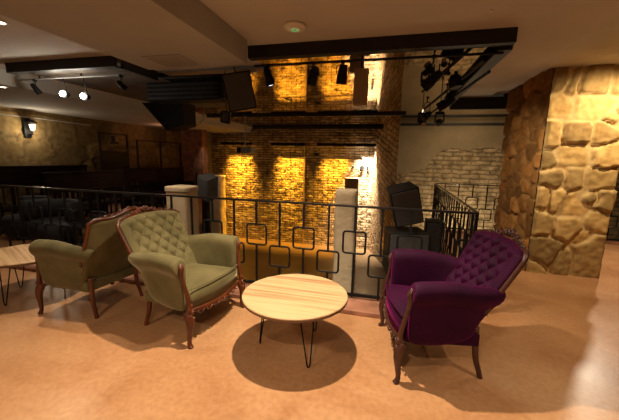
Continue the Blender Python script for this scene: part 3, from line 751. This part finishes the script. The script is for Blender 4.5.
# wall washers
WX = [(-6.25, 'amberlens', 'first hooded wall washer from the left on the brick wall'), (-4.0, 'amberlens', 'second hooded wall washer from the left on the brick wall'),
      (-2.1, 'amberlens', 'third hooded wall washer from the left on the brick wall'), (-1.0, 'lamp', 'hooded white wall washer at the right end of the brick wall')]
for x, ln, lb in WX:
    w = .72 if ln == 'amberlens' else .45
    r = thing('wall_washer', lb, 'wall light', (x, 12.22, 2.15), 0, 'hooded wall washers')
    obj('hood', boxes([(-w, w, -.09, .0, 0, .03), (-w, w, -.1, -.085, -.06, .03)]), M['blackm'], r); obj('bracket', box(-.03, .03, 0, .28, 0, .03), M['blackm'], r)
    obj('lens', box(-w + .04, w - .04, -.07, -.01, -.012, -.001), M[ln], r)

# track lights at left
r = thing('track_rail', 'thin track under the left ceiling opening', 'light track', (-4.7, 3.85, 2.70))
obj('rail', tube([(-1.0, 0, 0), (1.25, 0, .0)], .012, 8), M['grey'], r)
for x in (-.55, .25): obj('hanger', box(x - .008, x + .008, -.008, .008, 0, .045), M['black'], r)
def bare(x, z, lb):
    r = thing('track_spotlight', lb, 'spotlight', (x, 3.85, z), 0, 'bright track spotlights')
    bm = bmesh.new(); add_ball(bm, (0, -.03, 0), (.04, .03, .04), seg=14); obj('bulb', bm, M['bulb'], r, True)
    bm = bmesh.new(); add_lathe(bm, [(.0, -.07), (.03, -.07), (.055, 0), (.06, .012), (.05, .012), (.02, -.05), (0, -.05)], 18)
    bmesh.ops.transform(bm, matrix=Matrix.Rotation(PI / 2, 4, 'X'), verts=bm.verts[:]); obj('shade', bm, M['blackm'], r)
    obj('stem', tube([(0, .05, 0), (0, .0, 2.70 - z)], .008, 6), M['black'], r)
    return r
bare(-4.80, 2.47, 'left of two bright track spotlights glaring toward the room')
bare(-4.42, 2.425, 'right of two bright track spotlights glaring toward the room')
spotcan((-5.35, 3.85, 2.56), (.3, .4, -.8), .16, .04, 'dark unlit spotlight hanging left of the two bright ones', None, group='track spotlights', hang=.12)
spotcan((-3.75, 3.85, 2.56), (.5, .5, -.7), .14, .04, 'small unlit spotlight hanging right of the two bright ones', None, group='track spotlights', hang=.12)

# sconce
r = thing('wall_sconce', 'lantern sconce glowing on the stone wall at far left', 'wall light', (-8.5, 5.85, 2.2))
obj('backplate', box(-.06, -.02, -.08, .08, -.25, .2), M['black'], r, bev=.01)
obj('arm', tube([(-.03, 0, -.2), (.08, 0, -.18), (.12, 0, -.12)], .012, 6), M['black'], r)
bm = bmesh.new(); add_lathe(bm, [(0, .14), (.04, .13), (.11, .07), (.11, .055), (.0, .055)], 6); bmesh.ops.translate(bm, vec=(.12, 0, .03), verts=bm.verts[:]); obj('hood', bm, M['black'], r)
bm = bmesh.new(); add_lathe(bm, [(0, -.08), (.035, -.08), (.06, .05), (0, .055)], 6); bmesh.ops.translate(bm, vec=(.12, 0, 0), verts=bm.verts[:]); obj('glass', bm, M['glass'], r)
bm = bmesh.new(); add_ball(bm, (.12, 0, -.15), (.02, .02, .05), seg=8); obj('finial', bm, M['black'], r, True)

# metal frames in front of the left wall
r = thing('metal_gate', 'black metal frame with solid dark lower panel on the stone wall', 'gate', (-8.3, 7.55, 0))
obj('frame', boxes([(-.02, .02, 0, .05, 0, 2.22), (-.02, .02, 1.0, 1.05, 0, 2.22), (-.02, .02, 0, 1.05, 2.18, 2.22)]), M['black'], r); obj('panel', box(-.015, .015, .05, 1.0, .1, 1.68), M['black'], r)
obj('coat_hook', boxes([(-.02, .05, .45, .52, 1.95, 2.15), (-.02, .1, .4, .6, 1.9, 1.96)]), M['black'], r)
r = thing('metal_partition', 'tall black framed partition before the reddish brick pier', 'partition', (-8.1, 8.75, 0))
obj('frame', boxes([(-.02, .02, 0, .05, 0, 2.08), (-.02, .02, 1.08, 1.13, 0, 2.08), (-.02, .02, 2.2, 2.25, 0, 2.08), (-.02, .02, 0, 2.25, 2.04, 2.08), (-.02, .02, 0, 2.25, 1.0, 1.04)]), M['black'], r)
obj('panel', box(-.015, .015, .05, 2.2, .1, 1.0), M['blackm'], r)
tag(obj('lit_sign', box(-8.06, -8.02, 9.50, 9.62, .88, 1.08), M['redled']), 'small glowing orange sign on the black partition', 'sign')
tag(obj('wire_run', tube([(-8.5, 5.0, 2.42), (-8.5, 6.2, 2.42), (-8.5, 7.5, 2.40)], .012, 6), M['grey']), 'thin pale conduit along the top of the stone wall', 'conduit')

# ------------------------------------------------------------------ left seating area
def bench(loc, rz, L, h, label):
    r = thing('wooden_bench', label, 'bench', loc, rz, 'dark wooden benches')
    obj('back_panel', box(0, L, -.02, .02, h - .42, h), M['pew'], r, bev=.01)
    obj('top_rail', box(-.03, L + .03, -.035, .035, h - .01, h + .03), M['pew'], r, bev=.01)
    obj('seat', box(0, L, -.5, -.02, .42, .47), M['pew'], r)
    for x in (0.03, L - .03): obj('end_panel', box(x - .03, x + .03, -.5, .03, 0, .62), M['pew'], r); obj('back_post', box(x - .03, x + .03, -.03, .03, .6, h), M['pew'], r)
    k = int(L / .28)
    for i in range(1, k): obj('slat', box(i * L / k - .03, i * L / k + .03, -.015, .015, .1, h - .42), M['pew'], r)
    return r
bench((-7.75, 4.3, 0), PI / 2, 2.3, 1.27, 'long dark bench against the stone wall under the sconce')
bench((-7.0, 5.0, 0), PI / 2, 2.0, 1.15, 'nearer dark bench parallel to the one under the sconce')
bench((-7.3, 7.4, 0), PI / 2, 1.3, 1.18, 'dark bench before the black metal gate')
bench((-7.75, 9.1, 0), PI / 2, 1.5, 1.12, 'dark bench furthest back before the black partition')
def dchair(loc, rz, label):
    r = thing('dark_chair', label, 'chair', loc, rz, 'dark wooden chairs behind the railing')
    obj('seat', box(-.21, .21, -.21, .21, .42, .46), M['pew'], r, bev=.008)
    for x in (-.19, .19):
        obj('leg', box(x - .018, x + .018, -.2, -.165, 0, .42), M['pew'], r); obj('leg', box(x - .018, x + .018, .165, .2, 0, .86), M['pew'], r)
    obj('top_rail', box(-.21, .21, .165, .195, .78, .88), M['pew'], r, bev=.006)
    for x in (-.1, 0, .1): obj('slat', box(x - .015, x + .015, .172, .188, .46, .78), M['pew'], r)
    return r
c0 = dchair((-5.15, 4.75, 0), .5, 'dark slatted chair behind the railing, beyond the left armchair arm')
for (x, y, a, lb) in ((-4.62, 4.95, -.3, 'dark slatted chair right behind the crest of the left armchair'), (-5.7, 6.3, 1.2, 'dark slatted chair beyond the square table'), (-4.9, 6.6, 2.2, 'dark slatted chair in the dim area left of the capped column'), (-6.2, 5.2, -1.2, 'dark slatted chair beside the black tub seat')):
    dup(c0, (x, y, 0), a, lb)
def tub(loc, rz, label):
    r = thing('tub_seat', label, 'armchair', loc, rz, 'black tub seats')
    bm = bmesh.new(); add_lathe(bm, [(0, .1), (.36, .1), (.38, .2), (.38, .38), (.34, .42), (0, .43)], 28); obj('seat', bm, M['fabric'], r, True)
    pts = [(.36 * math.cos(a), .36 * math.sin(a), .55) for a in [math.radians(x) for x in range(-20, 201, 15)]]
    bm = tube(pts, [(.20, .06)] * len(pts), 10); obj('backrest', bm, M['fabric'], r, True)
    for a in (45, 135, 225, 315): obj('leg', tube([(.27 * math.cos(math.radians(a)), .27 * math.sin(math.radians(a)), 0), (.25 * math.cos(math.radians(a)), .25 * math.sin(math.radians(a)), .12)], .02, 8), M['black'], r)
    return r
u0 = tub((-5.75, 4.2, 0), .2, 'black round tub seat behind the railing at far left')
dup(u0, (-6.6, 4.35, 0), -.5, 'black round tub seat next to the left frame edge')
def sqtable(loc, rz, label, w=.6, h=.74):
    r = thing('square_table', label, 'table', loc, rz, 'dark square tables')
    obj('tabletop', box(-w / 2, w / 2, -w / 2, w / 2, h - .03, h), M['pew'], r, bev=.004)
    obj('pedestal', tube([(0, 0, .02), (0, 0, h - .03)], .03, 10), M['black'], r); obj('base', box(-.2, .2, -.2, .2, 0, .02), M['black'], r)
    return r
q0 = sqtable((-5.5, 5.45, 0), .2, 'dark square table among the dim chairs behind the railing')
dup(q0, (-4.75, 5.75, 0), -.1, 'dark square table nearest the capped stone column')
# low slatted bench behind the railing
r = thing('low_slatted_bench', 'low black slatted bench on the floor behind the railing', 'bench', (-5.3, 4.1, 0), .05)
obj('top', box(0, 1.0, -.2, .2, .38, .42), M['black'], r); obj('lower_rail', box(0, 1.0, -.19, -.17, .03, .06), M['black'], r)
for i in range(8): obj('slat', box(.02 + i * .135, .045 + i * .135, -.19, -.17, 0, .38), M['black'], r)

# ------------------------------------------------------------------ lights
def spot(name, loc, aim, W, col=(1, .78, .52), size=100, blend=.6, rad=.03):
    l = bpy.data.lights.new(name, 'SPOT'); l.energy = W; l.color = col; l.spot_size = math.radians(size); l.spot_blend = blend; l.shadow_soft_size = rad
    o = bpy.data.objects.new(name, l); C.objects.link(o); o.location = loc
    o.rotation_euler = (Vector(aim) - Vector(loc)).to_track_quat('-Z', 'Y').to_euler(); return o
def point(name, loc, W, col=(1, .78, .52), rad=.05):
    l = bpy.data.lights.new(name, 'POINT'); l.energy = W; l.color = col; l.shadow_soft_size = rad
    o = bpy.data.objects.new(name, l); C.objects.link(o); o.location = loc; return o
def arealamp(name, loc, aim, sx, sy, W, col, spread):
    l = bpy.data.lights.new(name, 'AREA'); l.shape = 'RECTANGLE'; l.size = sx; l.size_y = sy; l.energy = W; l.color = col; l.spread = math.radians(spread)
    o = bpy.data.objects.new(name, l); C.objects.link(o); o.location = loc
    o.rotation_euler = (Vector(aim) - Vector(loc)).to_track_quat('-Z', 'Y').to_euler(); return o
WARM = (1, .84, .63)
spot('lamp_table', (-.72, 2.34, 2.78), (-.72, 2.34, 0), 480, WARM, 105, .7, .03)
spot('lamp_left', (-3.69, 2.40, 2.79), (-3.69, 2.4, 0), 160, WARM, 105, .8, .03)
spot('lamp_right', (1.9, 1.2, 2.79), (1.9, 1.2, 0), 120, WARM, 110, .8, .03)
spot('lamp_near_left', (-2.3, -.2, 2.56), (-2.0, .6, 0), 140, WARM, 120, .8, .04)
spot('lamp_near', (-.3, -.4, 2.79), (-.3, .6, 0), 145, WARM, 120, .8, .04)
spot('lamp_pillar', (2.88, 4.35, 2.86), (2.6, 5.1, .6), 170, (1, .80, .52), 140, .7, .03)
spot('lamp_far_right', (3.85, 6.6, 2.83), (3.6, 5.2, 0), 260, WARM, 120, .8, .03)
spot('lamp_far_left', (-5.95, 3.8, 2.58), (-6.3, 4.6, 0), 20, WARM, 120, .8, .03)
spot('lamp_stub', (-1.0, 3.9, 2.5), (-.6, 4.6, .4), 110, WARM, 90, .8, .05)
spot('lamp_stub_left', (-2.95, 3.55, 2.5), (-3.0, 4.3, .6), 80, WARM, 90, .8, .05)
spot('lamp_annex', (1.9, 8.1, 2.6), (2.0, 9.9, .6), 70, (1, .78, .5), 150, 1, .05)
point('lamp_annex_low', (1.9, 9.0, -.3), 75, (1, .80, .52), .1)
spot('fill_pillar_side', (.72, 4.3, 2.44), (2.0, 5.8, 1.0), 120, WARM, 80, .9, .04)  # added fill to brighten the pillar's left face, not a fixture's own beam
spot('fill_far_column', (-6.7, 10.6, 2.5), (-7.0, 11.6, 0), 60, WARM, 60, .9, .04)  # extra spot without a fixture, added so the far tan column shows
spot('fill_left_area', (-6.4, 6.6, 2.5), (-6.4, 6.8, 0), 40, WARM, 90, .9, .04)  # unseen light added to brighten the floor between the benches
AMB = (1, .50, .04)
for x, ln, lb in WX:
    if ln == 'amberlens':
        arealamp('washer', (x, 12.27, 2.125), (x, 12.36, 0), 1.0, .05, 95, AMB, 48)
    else:
        arealamp('washer', (x + .08, 12.2, 2.125), (x + .08, 12.4, 0), .5, .05, 230, (1, .88, .62), 62)
for x in (-6.4, -4.6): spot('floor_wash', (x, 11.9, -1.1), (x, 12.1, -2), 8, AMB, 130, .9, .1)
spot('floor_wash_hot', (-2.6, 11.6, -.9), (-2.6, 11.9, -2), 50, AMB, 130, .9, .1)
spot('oblique_wash', (-.35, 10.6, -1.6), (.0, 10.9, .2), 25, AMB, 110, .9, .05)
point('bulb_glow', (-4.80, 3.75, 2.47), 5, (1, .9, .75)); point('bulb_glow', (-4.42, 3.75, 2.425), 5, (1, .9, .75))
point('sconce_glow', (-8.26, 5.85, 2.1), 20, (1, .84, .62), .06)
point('pier_glow', (-7.6, 9.4, 2.3), 5, (1, .4, .2), .05)

w = bpy.data.worlds.new('world'); bpy.context.scene.world = w; w.use_nodes = True
w.node_tree.nodes['Background'].inputs[0].default_value = (.02, .015, .01, 1); w.node_tree.nodes['Background'].inputs[1].default_value = 1
vs = bpy.context.scene.view_settings; vs.view_transform = 'Standard'; vs.look = 'None'; vs.exposure = 0; vs.gamma = 1
